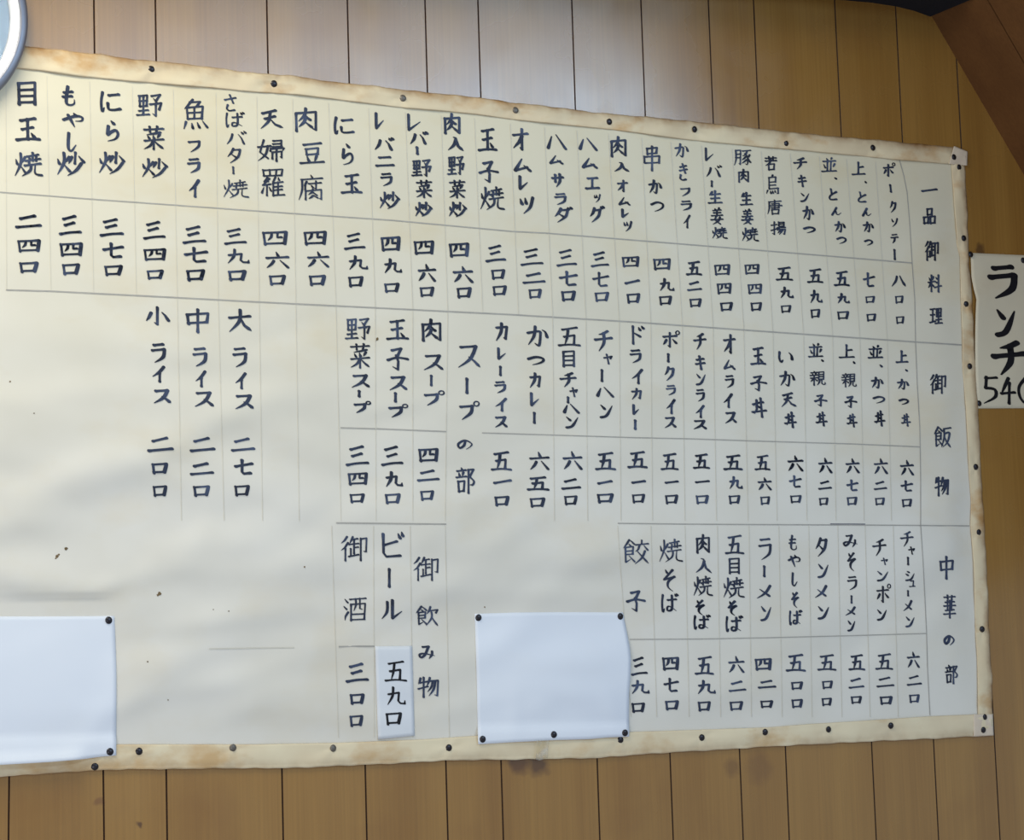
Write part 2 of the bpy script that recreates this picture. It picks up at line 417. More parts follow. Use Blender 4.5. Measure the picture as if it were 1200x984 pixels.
hem('folded_hem', BOT_OUT, BOT_IN, X_END, 1163.5, 400, 0, 3, 0.8, 0.0036, M_hem_low)
# the crumpled flaps that square off the two corners
def flap(q, d0, seed):
    rnd = random.Random(seed)
    a, b, c, e = q
    def fn(u, v):
        x = (a[0]*(1-u)+b[0]*u)*(1-v)+(e[0]*(1-u)+c[0]*u)*v
        y = (a[1]*(1-u)+b[1]*u)*(1-v)+(e[1]*(1-u)+c[1]*u)*v
        k = pinned(x, y, 9)
        dd = d0+0.0012*k*math.sin(math.pi*u)**0.6*math.sin(math.pi*v)**0.6+0.0004*math.sin(7*u+3*v+seed)*math.sin(math.pi*u)
        return x, y, dd
    return grid('corner_flap', fn, 14, 14, M_hem2, menu)
M_hem2 = paper('corner_flap_paper', lin(230, 214, 192), lin(220, 202, 180), lin(205, 172, 135), 0.4, 16.0, 0.5)
flap([(1118, 171), (1134, 177.5), (1133.5, 194), (1112, 192)], 0.0042, 4)
flap([(1141, 836.5), (1163.5, 837), (1164.5, 861.5), (1141, 863)], 0.0040, 5)

# ---------------------------------------------------------------- brush writing
GL = {
'里': '1808 2254;1808 8204 7852;2032 7830;2254 7852;5006 5092;1674 8470;0495 9692',
'予': '1210 8404 4830;d3020 6242;0446 9640 7868;k5044 5094 2484',
'火': 'd1030 2250;t8820 6244;ct5004 5046 0496;d5658 9284',
'食': 't5002 2820 0436;n5202 7210 9924;d4818 6226;2034 8430 8060;k2034 2494 6282;2448 8045;2462 8060;d5066 9490',
'目': '1808 2098;1808 8004 8098;2036 7834;2062 7861;2090 7889',
'玉': '2014 7806;4810 5090;2650 7042;c0492 5088 9690;d6464 7680',
'焼': '@火 0 0 42 98;4618 8610;6602 6634;4034 9226;5424 5244;7818 7836;3854 9446;ct6052 5676 2898;cd7650 7478 8090 9994',
'炒': '@火 0 0 50 98;6803 6650;t5620 4448;d8018 9842;ct9248 7278 4299',
'野': '@里 0 4 50 96;@予 52 0 99 99',
'菜': '0514 9510;3202 3424;6801 6423;t8426 5032 1836;d2240 3052;d4838 5450;t8034 6850;0662 9656;5048 5098;ct4862 3482 0496;n5262 7480 9896',
'魚': 't4002 2220 0832;3012 7010 5626;1828 2266;1828 8024 7664;2046 7644;4828 4864;2266 7664;dt1474 0696;d3678 4094;d5876 6692;d7872 9692',
'天': '1222 6808;2248 6436;ct4418 3660 0494;n4652 6676 9890',
'婦': '2404 1058 4086;ct4030 3070 0496;0236 4830;5808 8805 8834;5822 8820;5636 9034;5042 4854;k5044 9840 9254;5660 5688;k5660 9056 9084 8480;7242 7299',
'羅': '1006 1426;1006 9002 8624;3605 3824;6404 6224;1426 8624;2830 1446 3044;3836 1060 4256;2658 2696;d1466 0686;d3664 4478;t6230 4856;5248 5298;d7430 7840;5650 9246;5464 8861;5478 8875;5494 9892;7248 7292',
'肉': '1824 2098;k1824 8418 8494 7288;ct5002 4630 2656;n4830 6046 7054;ct5046 4464 2882;n5062 6274 7486',
'豆': '1612 8404;2432 2858;2432 7426 7254;2856 7252;d3064 3886;t6860 6086;0494 9688',
'腐': 'd4802 5412;1220 9414;ct1422 1460 0298;t3428 2446;2840 2860;4236 9032;k7026 7056 6252;d5040 5648;2864 2898;k2864 9058 9096 8092;t5858 5470 4080;6070 7480;t5882 5288 4294;6084 7492',
'入': 'ct5220 3860 0490;n3606 5010 6464 9894',
'子': '2412 6804 4838;k4434 5458 5292 2880;c0452 4842 9848',
'串': '2412 2634;2412 7808 7430;2632 7430;1044 1270;1044 9040 8868;1268 8866;5002 5099',
'豚': 'ct1006 1260 0298;k1008 4006 3894 3088;1232 3830;1254 3852;5010 9606;ct7610 6830 5040;ct6426 8050 7892 6486;t7046 6058 4866;t7664 6276 4886;t9234 8646 8052;n8250 8866 9984',
'生': 't3008 2024 1036;2230 8424;5002 5092;2260 8056;0494 9690',
'姜': 'd3402 4012;t6800 6212;2016 8212;5014 5048;2430 7828;0848 9444;4450 3470 7896;ct7456 6080 1699;0472 9668',
'若': '0612 9409;3202 3420;6802 6620;0634 9630;ct4822 3648 0466;3056 3496;3056 8052 7692;3494 7692',
'鳥': 't5202 4412;2614 2870;2614 7410 7236;2836 7234;2852 7250;2870 9066;k8868 9092 7894;dt1878 1094;d3680 3992;d5278 5690;d6676 7086',
'唐': 'd4602 5210;1016 9410;ct1218 1260 0296;2830 8026 7854;1840 9838;2854 7852;5020 5062;3068 3496;3068 8066 7694;3492 7692',
'揚': '0428 4022;k2404 2494 1086;0466 4254;5406 5636;5406 8804 8634;5620 8618;5634 8632;4646 9843;t5846 5256 4466;k5658 9656 9092 8090;t6860 6072 4886;t8260 7276 5896',
'並': 'd3202 4014;t6800 6212;1024 9020;3824 3886;6222 6084;d1442 2464;t8638 7660;0490 9686',
'上': '5004 5090;5242 8238;0694 9690',
'一': '0450 9642',
'品': '3206 3442;3206 7002 6640;3440 6638;0656 0994;0656 4053 3892;0992 3891;5654 5894;5654 9450 9192;5892 9190',
'御': 't2404 1420 0230;t2828 1648 0258;1850 1898;t4404 3818 3230;4016 6212;3034 6630;5016 5072;5048 6446;3852 3880;3082 6674;7412 7499;k7414 9610 9464 8462',
'料': 'd0818 1834;t4012 3034;0444 4838;2604 2698;t2444 1660 0474;d2850 4266;d5814 6824;d5436 6446;5074 9864;8002 8099',
'理': '0812 4009;1046 3843;2412 2484;0488 4480;@里 44 2 99 98',
'飯': '@食 0 0 50 98;5812 9607;ct5812 6050 4496;ct6234 9030 7874 5098;n6246 7470 9998',
'物': 't1408 1024 0436;1028 4622;2804 2899;0458 4846;t5804 5226 4444;k5820 9616 9290 7886;ct7022 6450 4674;ct8420 7660 5492',
'中': '1424 1862;1424 8818 8456;1860 8456;5002 5099',
'華': '0610 9407;3202 3418;6802 6618;1432 8629;3224 3266;6622 6464;0448 9645;1666 8462;0482 9679;5024 5099',
'部': 'd2602 3210;0616 5012;d1622 2034;t4018 3432;0440 5436;1254 1694;1254 4451 4090;1692 4090;6410 6499;6410 9208 7236;ck7236 9452 8866 7466',
'親': 'd2602 3008;0614 4810;d1418 1828;t3814 3226;0232 5028;0450 4846;2632 2698;t2452 1466 0476;d3054 4668;5808 5860;5808 9005 8858;5824 8822;5840 8838;5858 8856;ct6460 6080 4898;ck7858 7886 8894 9992 9978',
'丼': 'c1034 4426 7822;c0474 5070 9866;t3212 3458 1882;6002 7299;d4040 5450',
'小': 'k5004 5094 3884;t2632 1658 0674;d7030 8448 9672',
'大': '0638 9431;ct5004 4652 0496;n5038 6872 9894',
'五': '1814 8204;ct4412 4050 3088;2650 7242 7088;c0492 5088 9692',
'四': '0814 1490;b0814 9408 8884;ct3814 3640 2462;6012 6044 7642;1484 8880',
'三': '1822 7008;2652 6640;c0494 5086 9684',
'二': '1828 7206;0494 9580',
'六': 'd4602 5424;0438 9632;ct3454 2474 0496;d6252 9694',
'七': '0644 9626;4204 4278 5290 8886',
'八': 'ct3808 3050 0496;n6004 7240 9896',
'九': 'ct3402 3050 0498;k0840 6630 6276 7490 9892 9974',
'口': '0814 1598;b0814 9406 8088;1588 8084',
'餃': '@食 0 0 48 98;7202 7216;5022 9817;t6424 5842 4850;d8224 9642;ct8646 7474 4899;n5446 7470 9998',
'酒': 'd0808 2022;d0438 1650;t2262 1080 0896;3008 9803;3430 3496;3430 9626 9292;3494 9292;t5406 5630 4656;k7204 7246 8450;3670 9268',
'飲': '@食 0 0 50 98;ct6404 5824 4840;5624 9618 8834;ct7030 7060 4698;n7050 8070 9998',
'も': 'ct4804 4060 4290 6498 8490 8470;2834 7230;2456 7053',
'や': 'ct0446 5822 9030 8854 6056;d5204 6222;t2616 5699',
'し': 'ct3604 3270 4294 6294 9066', 'に': 'ck1608 1050 1494 2478;4424 8820;c4060 4486 6890 9686',
'ら': 'd4602 6016;ct3226 2866 4456 7246 8466 7088 3098',
'フ': '1214 8608;ct8608 7854 2498', 'ラ': '2208 7604;1436 8630;ct8630 7872 2899', 'イ': 'ct8203 5038 0864;5442 5499',
'さ': '0832 9020;4403 7050;c2862 2284 4296 8092',
'ば': 'ck1008 0650 1098 2082;4034 8830;ct6410 6670 5890 3890 3872 5470 9092;d8202 8812;d9200 9908',
'バ': 'ct3022 2260 0296;d6024 7650 9094;d7604 8416;d9000 9912',
'タ': 'ct4404 3032 0658;4014 8812;ct8812 7460 2299;d3242 6664', 'ー': '5004 5296', 'レ': 't2204 2492 9846',
'ニ': '2016 7812;0490 9684', 'オ': '0630 9424;k6004 6294 4884;t6034 4062 0686', 'ム': 'd4404 0690;0690 7666;d5654 9494',
'ツ': 'd0612 1842;d4006 4838;ct9204 7462 3099', 'サ': '0632 9626;3010 3262;ct7004 7256 4299',
'ダ': '@タ 0 6 88 99;d7802 8412;d9200 9908', 'エ': '1614 8410;5012 5086;0490 9686',
'ク': 'ct3804 2636 0458;3420 8416;ct8416 7260 2099', 'グ': '@ク 0 8 86 99;d7802 8412;d9200 9908',
'か': 'ck0434 5826 6444 5894 3884;ct4004 3450 0892;cd7420 8830 9654',
'き': '1820 7812;1440 8632;4202 7256;c2466 2086 4696 7892', 'つ': 'ct0434 5014 9030 9060 6482 3096',
'チ': 't7404 5016 2420;0444 9636;ct5214 5460 2699', 'キ': '1430 8222;0660 9452;4004 6099',
'ン': 'd0616 3640;ct0894 5482 9820', 'と': '3004 4044;c8428 3652 1674 2894 8692',
'ん': 'ct5004 3050 0698 2660 4452 5084 7094 9870', 'ホ': '0630 9424;k5004 5098 3688;t2648 1468 0480;d7046 9470',
'ポ': '@ホ 0 12 84 99;o8813 11', 'ソ': 'd1010 2840;ct9004 7060 2299', 'テ': '2210 8006;0640 9634;ct5440 5270 2699',
'カ': 'k0830 8624 7690 6284;ct4604 4250 0698', 'ス': '1412 8008;ct8008 5660 0496;n5052 7268 9894',
'プ': '@フ 0 18 78 99;o8713 13', 'ャ': '0640 8824 7248;3404 5699', 'ド': '2604 2899;d2838 7060;d6210 7024;d8004 9016',
'ハ': 'd2416 0690;d4604 9896', 'の': 'ct5212 4460 2284 1070 1240 5010 9040 8470 5896',
'い': 'ck1014 0860 2090 3474;cd7420 9040 9470', 'そ': 'd2405 3618;7604 1446 9034;ct9034 4656 4480 7898',
'み': '2212 5808;ct5808 3868 1490 0470 3060 9676;ct8044 7870 6299', 'メ': 'ct8604 5660 0699;d2434 8082',
'ュ': '2020 7016 6480;0486 9682', 'シ': 'd1808 3818;d0634 2846;ct1096 6484 9830',
'ビ': '1610 1880 3094 8890;2050 7436;d7808 8624;d9402 9916', 'ル': 'ct2812 2660 0294;t5204 5292 9858', '、': 'd1010 9090',
'5': '2406 2044;ct2044 7850 8076 1098;1808 8606', '4': 't5204 0462;0462 9658;5820 5699', '0': 'c5002 1236 1674 5098 8670 8832 5002',
}
GL['ッ'] = GL['ツ']
def parse(ch, depth=0):
    out = []
    for s in GL[ch].split(';'):
        if s[0] == '@':
            p = s.split(); x0, y0, x1, y1 = map(float, p[1:])
            for fl, pts in parse(p[0][1:]):
                out.append((fl, [(x0+(x1-x0)*x/99, y0+(y1-y0)*y/99) for x, y in pts]))
            continue
        fl = ''
        while s[0].isalpha(): fl += s[0]; s = s[1:]
        p = s.split()
        if 'o' in fl:
            cx, cy, r = int(p[0][:2]), int(p[0][2:]), int(p[1])
            out.append(('cr', [(cx+r*math.cos(a*math.pi/4), cy+r*math.sin(a*math.pi/4)) for a in range(9)]))
        else:
            out.append((fl, [(int(q[:2]), int(q[2:])) for q in p]))
    return out
STROKES = {c: parse(c) for c in GL}
def catmull(p, n=5):
    if len(p) < 3: return p
    q = [p[0]]+list(p)+[p[-1]]; out = []
    for i in range(1, len(q)-2):
        for k in range(n):
            t = k/n
            out.append(tuple(0.5*(2*q[i][a]+(q[i+1][a]-q[i-1][a])*t+(2*q[i-1][a]-5*q[i][a]+4*q[i+1][a]-q[i+2][a])*t*t+(3*q[i][a]-q[i-1][a]-3*q[i+1][a]+q[i+2][a])*t**3) for a in (0, 1)))
    out.append(p[-1]); return out
def hull(pts):
    pts = sorted(set(pts))
    def half(ps):
        h = []
        for p in ps:
            while len(h) > 1 and (h[-1][0]-h[-2][0])*(p[1]-h[-2][1])-(h[-1][1]-h[-2][1])*(p[0]-h[-2][0]) <= 0: h.pop()
            h.append(p)
        return h
    a, b = half(pts), half(pts[::-1]); return a[:-1]+b[:-1]
NIB = []
for k in range(10):
    t = k*math.pi/5; u, v = 1.08*math.cos(t), 0.70*math.sin(t); c, s = math.cos(0.5), math.sin(0.5)
    NIB.append((u*c-v*s, u*s+v*c))
def profile(fl, t, last):
    if 'd' in fl: return 0.45+0.75*min(1, t*1.15) if 't' not in fl else 1.05-0.7*t
    if 'n' in fl: return (0.55+0.75*t/0.8) if t < 0.8 else 1.30-1.0*(t-0.8)/0.2
    if 't' in fl: return 1.08-0.12*t if t < 0.45 else 1.03-0.75*((t-0.45)/0.55)**1.4
    if 'r' in fl: return 0.5
    r = 1.12-0.24*min(1, t/0.16) if t < 0.5 else 0.88+0.22*max(0, (t-0.82)/0.18)
    if 'k' in fl and last is not None: return r*(1-0.7*last) if last > 0 else min(r, 1.0)
    if 'b' in fl: return 0.85+0.45*smooth01((t-0.45)/0.3)
    return r
def brush(ch, box, w, verts, faces, depth, lift, rnd):
    x0, y0, x1, y1 = box
    st = STROKES[ch]
    al = [p for _, pts in st for p in pts]
    gx0, gx1 = min(p[0] for p in al), max(p[0] for p in al); gy0, gy1 = min(p[1] for p in al), max(p[1] for p in al)
    n = len(st); w = w*0.90*(0.70 if n >= 14 else 0.78 if n >= 10 else 0.88 if n >= 7 else 1.0)
    if n > 1 and ch not in 'ハバ八': w = min(w, (0.205 if n < 5 else 0.165 if n < 9 else 0.15)*math.sqrt((x1-x0)*(y1-y0)))
    if ch in 'ッャュ': w = min(w, 2.3)
    if ch == 'の': w = min(w, 2.8)
    h = w*0.48
    bx0, bx1, by0, by1 = x0+h, x1-h, y0+h, y1-h
    if bx1 < bx0: bx0 = bx1 = (x0+x1)/2
    if by1 < by0: by0 = by1 = (y0+y1)/2
    if bx1-bx0 < 0.12*(gx1-gx0) and gx1-gx0 < 5: pass
    J = 1.3
    for si, (fl, pts) in enumerate(st):
        jx, jy = (rnd.uniform(-J, J), rnd.uniform(-J, J)) if n > 1 else (0, 0)
        P = [(bx0+(bx1-bx0)*(px+jx-gx0)/max(1, gx1-gx0), by0+(by1-by0)*(py+jy-gy0)/max(1, gy1-gy0)) for px, py in pts]
        if 'c' in fl: P = catmull(P)
        L = [0]
        for a, b in zip(P, P[1:]): L.append(L[-1]+math.hypot(b[0]-a[0], b[1]-a[1]))
        tot = L[-1] or 1
        ts = sorted(set([l/tot for l in L]+[0.0, 0.08, 0.16, 0.3, 0.45, 0.6, 0.72, 0.8, 0.86, 0.93, 1.0]))
        lastseg = L[-2]/tot if 'c' not in fl else 0.85
        stamps = []
        ww = w/2*rnd.uniform(0.93, 1.07)
        for t in ts:
            d = t*tot
            for i in range(len(P)-1):
                if d <= L[i+1]+1e-9: break
            q = (d-L[i])/max(1e-9, L[i+1]-L[i]); cx, cy = P[i][0]+(P[i+1][0]-P[i][0])*q, P[i][1]+(P[i+1][1]-P[i][1])*q
            last = (t-lastseg)/(1-lastseg) if t > lastseg else 0.0
            r = ww*profile(fl, t, last)
            stamps.append([(round(cx+r*a, 3), round(cy+r*b, 3)) for a, b in NIB])
        for a, b in zip(stamps, stamps[1:]):
            hp = hull(a+b)
            if len(hp) < 3: continue
            k = len(verts); dz = lift+0.00001*si
            for x, y in hp: verts.append(at(x, y, depth(x, y)+dz))
            faces.append(tuple(range(k, k+len(hp)))[::-1])
def write(name, text, parent, mat=None, w=None, depth=Hs, lift=0.0007, seed=0):
    """text: 'char x0 y0 x1 y1' entries, boxes in photo pixels"""
    rnd = random.Random(hash(name) % 1 + len(text)*13+seed)
    verts, faces = [], []
    for e in text.split(';'):
        p = e.split(); ch = p[0]; box = tuple(map(float, p[1:5]))
        ww = w if w else 4.7-1.55*min(1, max(0, box[0]/1080))
        brush(ch, box, ww, verts, faces, depth, lift, rnd)
    return obj(name, verts, faces, mat or M_ink, parent)

NAMES = [  # first band of dishes
'目 20 94.5 43 124;玉 18 137 48 166;焼 16 177.5 51 208',
'も 72.5 99.5 89 125;や 72.5 131 98 151;し 78 154 91 178;炒 65.5 177 99.5 207',
'に 117 106 143 132;ら 124.5 140 140.5 167;炒 114.5 177 147 205',
'野 159.5 109 191 137;菜 167.5 147 193 176.5;炒 165 184.5 197 209.5',
'魚 214 115 244 152;フ 220 164 235 179.5;ラ 219.5 184.5 235 204;イ 220 209.5 234.5 232',
'~3.0;さ 262.5 110 277.5 131;ば 264 130 287 150;バ 265 152.5 289 170;タ 265.5 172.5 282.5 192;ー 272 194.5 275 204.5;焼 261 210 292 232.5',
'~4.1;天 304 127.5 333 152;婦 301 162.5 334 190;羅 306 197 334.5 231',
'~4.1;肉 345.5 125 372 155;豆 351 166 381 192.5;腐 349 204 379 235',
'~4.0;に 391 136 416 158;ら 400.5 167 415 194.5;玉 399.5 203 425 227.5',
'~4.0;レ 439 131 451 152;バ 438 159.5 462.5 177;ニ 439.5 182.5 462.5 196;ラ 445.5 202 460 219;炒 444 224 469 246',
'~4.0;レ 477 132.5 494 154;バ 479.5 152.5 502 170;ー 487 171 491 182;野 482 186 506 207.5;菜 487 210 507 232.5;炒 485.5 236 507 255',
'~3.9;肉 519.5 132 540 158;入 524 159 544.5 178;野 524 182 544.5 205.5;菜 526 210 546 233;炒 525 236 547 255.5',
'~4.0;玉 560 150 583 177.5;子 561 188 585 214.5;焼 562 218 592 247',
'~4.1;オ 600 149.5 619.5 177;ム 602.5 184.5 623 202;レ 607.5 205 620 223;ツ 608 230 626 252',
'~3.8;ハ 641 156 664.5 176;ム 644 181 660.5 193;サ 646 202.5 661 220.5;ラ 649.5 225.5 664 241;ダ 649 241 671 262',
'~3.8;ハ 678 160 700.5 177;ム 682 184 700.5 198;エ 685.5 207 703 222.5;ッ 695.5 227 704 238;グ 690 240 709 262',
'~3.5;肉 715.5 159 734.5 184.5;入 719 189 739 202.5;オ 723 210 736 225.5;ム 725 230 739 241;レ 728 244 738 255.5;ツ 730 258.5 741 272',
'~3.4;串 754 170 774 201;か 759.5 210 776 227.5;つ 762 235.5 778 249',
'~2.9;か 790.5 167.5 807 184.5;き 795.5 191 806 212;フ 797 219.5 809 231;ラ 797.5 234.5 811 247.5;イ 800 251 809.5 268',
'~2.9;レ 826 172.5 837 189;バ 827 192.5 846 208;ー 833 211 835.5 219.5;生 829.5 222.5 847 239;姜 832.5 242.5 848 264;焼 834 265.5 853 280.5',
'~3.1;豚 859.5 175 881 194.5;肉 865 197.5 878 214.5;生 867 224.5 882.5 241;姜 868.5 244 883 264;焼 869 266 889.5 283.5',
'~3.0;若 896 182.5 911 200;鳥 897.5 204 913 228;唐 899 233 917 252;揚 903 259 921.5 276',
'~3.1;チ 929.5 184 946 199.5;キ 934.5 204.5 945.5 219.5;ン 937.5 225 949 237;か 940 241 954 258;つ 941 265 955.5 274',
'~2.9;並 962.5 184 981 202;、 977 207 981 210.5;と 971 220.5 981.5 235;ん 974 242 987 253;か 977.5 258.5 991 272.5;つ 980 277 992 286.5',
'~2.9;上 998 189 1014.5 205.5;、 1012.5 211 1016 215;と 1005 224 1015.5 237.5;ん 1010 243 1022 254;か 1011 259 1024 272.5;つ 1012.5 280 1023 288.5',
'~2.9;ポ 1034.5 189.5 1050 207.5;ー 1042 215.5 1045.5 226;ク 1042 235 1050.5 250;ソ 1044 255 1052.5 266.5;テ 1043.5 273.5 1053 286;ー 1047 291.5 1050 305',
# rice dishes
'小 170 358.5 199 382;ラ 177 401.5 194.5 426.5;イ 177.5 428 194 449;ス 179 455.5 202 474',
'中 217.5 361 246 391;ラ 225.5 406.5 243 430.5;イ 228 433.5 242 454;ス 227 458 252 478',
'大 267 361 296 390;ラ 272.5 406.5 290 431.5;イ 274.5 436 289 456.5;ス 274.5 461.5 299 480.5',
'野 404.5 371.5 434.5 398.5;菜 410 401.5 434.5 432;ス 411 438 435 455.5;ー 419.5 456.5 422.5 466;プ 414.5 468.5 436 485',
'玉 452.5 373.5 479.5 399;子 453 406.5 479.5 435;ス 455.5 440 479 458.5;ー 462 459 465 472;プ 455.5 472 479.5 490.5',
'肉 494 373 517.5 401;ス 495.5 415 521 435;ー 504 438.5 507 453;プ 497 456 522 476.5',
'~3.9;カ 580 377 595.5 400.5;レ 582.5 406.5 594 422;ー 585 428 588 441;ラ 579.5 446 593 461.5;イ 579.5 465.5 594.5 482.5;ス 579 487 596 502',
'~4.0;か 617 381 643 406;つ 617.5 416.5 638 429;カ 620 436 634.5 455.5;レ 621 459 633 476.5;ー 624.5 482 628 497',
'~3.6;五 654 382 681 406;目 659 410 674 430.5;チ 656 435.5 676 455;ャ 667.5 453.5 677.5 465.5;ー 664.5 464 667 473;ハ 660 472 679.5 485;ン 662.5 487 679 502.5',
'~3.8;チ 696 386.5 718 413;ャ 707 414 718 427;ー 704 432 707 448;ハ 699 452 720 466;ン 702.5 473 719 490.5',
'~3.6;ド 740 380.5 755.5 404;ラ 738 409 752 426.5;イ 739.5 431.5 754 450.5;カ 739.5 454 752.5 469;レ 741 473 750 486.5;ー 743 491 746 504',
'~3.4;ポ 776 386 797.5 408;ー 782 413.5 784.5 425;ク 778 428.5 790.5 447;ラ 780.5 450.5 792 464;イ 780 467 792 485.5;ス 778 488 793.5 502.5',
'~3.4;チ 812.5 390 828 411;キ 814.5 416 827 434;ン 815.5 437 828 452;ラ 815.5 455.5 826 471.5;イ 814.5 474 826 490;ス 812 491.5 829.5 504',
'~3.5;オ 847.5 391 862 415;ム 848 420.5 862 433.5;ラ 849.5 439 860.5 455.5;イ 847 460.5 859 478.5;ス 849 482 864.5 497',
'~3.5;玉 879.5 406 898 428;子 879 439 899 459;丼 880.5 465 899 490',
'~3.3;い 912 411 929.5 425.5;か 913 434 932 453;天 915 459 934.5 478;丼 919 482 934 502',
'~3.1;並 947 401.5 965 419;、 961.5 420 965.5 424;親 949 434 968 452;子 954 461.5 969.5 477;丼 956 482 970 500',
'~3.1;上 983 403 1002 420;、 999 422 1002.5 426.5;親 986 436.5 1004 454;子 989.5 463 1004.5 478.5;丼 992 484 1005 501',
'~3.1;並 1017 404 1035 420.5;、 1030 426 1034.5 430.5;か 1020.5 441 1035.5 455.5;つ 1022.5 463.5 1037 473.5;丼 1024.5 480.5 1037.5 500',
'~3.0;上 1049.5 410 1064.5 425.5;、 1060 431.5 1064 435.5;か 1051 443.5 1065.5 457;つ 1053 466.5 1065 475;丼 1056 484 1067.5 500',
# drinks and noodles
'~3.5;御 399 627.5 430.5 658;酒 402 699.5 430 728',
'~4.0;ビ 447.5 621.5 474 654;ー 454.5 665 458 689;ル 446 701.5 472.5 726.5',
'~3.7;餃 729.5 631.5 761 661.5;子 734 691 757 717',
'~3.2;焼 772 631 800.5 659.5;そ 777 666 792 694;ば 774.5 694 795.5 718',
'~3.2;肉 815.5 625 832.5 649;入 814.5 653 835.5 672.5;焼 812 674.5 835.5 699;そ 814.5 702 826 721.5;ば 812.5 719 833 738',
'~3.3;五 849.5 626 872 649.5;目 854 653 867 673;焼 847 676 873 701.5;そ 852.5 703 864 722.5;ば 850 720 871 741',
'~3.3;ラ 889 630 904.5 657;ー 894.5 662 897 676.5;メ 886 684.5 904 702;ン 891 709 905 728',
'~2.9;も 924 626 934.5 645;や 923 649 938 665;し 927.5 670 935.5 687;そ 927 693 936.5 713;ば 924.5 713.5 940.5 733',
'~3.3;タ 955 629 969.5 653.5;ン 958 659.5 972 677.5;メ 954 685 969.5 701.5;ン 958 709 972.5 726',
'~2.8;み 988 626 1006 642;そ 992.5 647 1003 670;ラ 993 674.5 1004.5 692;ー 997 697 999 707.5;メ 990 710 1003 722;ン 993 726 1003 740',
'~2.9;チ 1022.5 631 1039 652.5;ャ 1032.5 653 1041 662;ン 1027.5 668 1042 681.5;ポ 1027 683 1045 706.5;ン 1027.5 713 1040 727.5',
'~2.7;チ 1055 622 1070.5 641.5;ャ 1064.5 640 1072.5 650;ー 1063 652 1065.5 662.5;シ 1060.5 668 1072.5 681;ュ 1065.5 679.5 1073 688;ー 1063 691 1065.5 699;メ 1058 702.5 1069.5 716.5;ン 1061 721.5 1072.5 735',
]
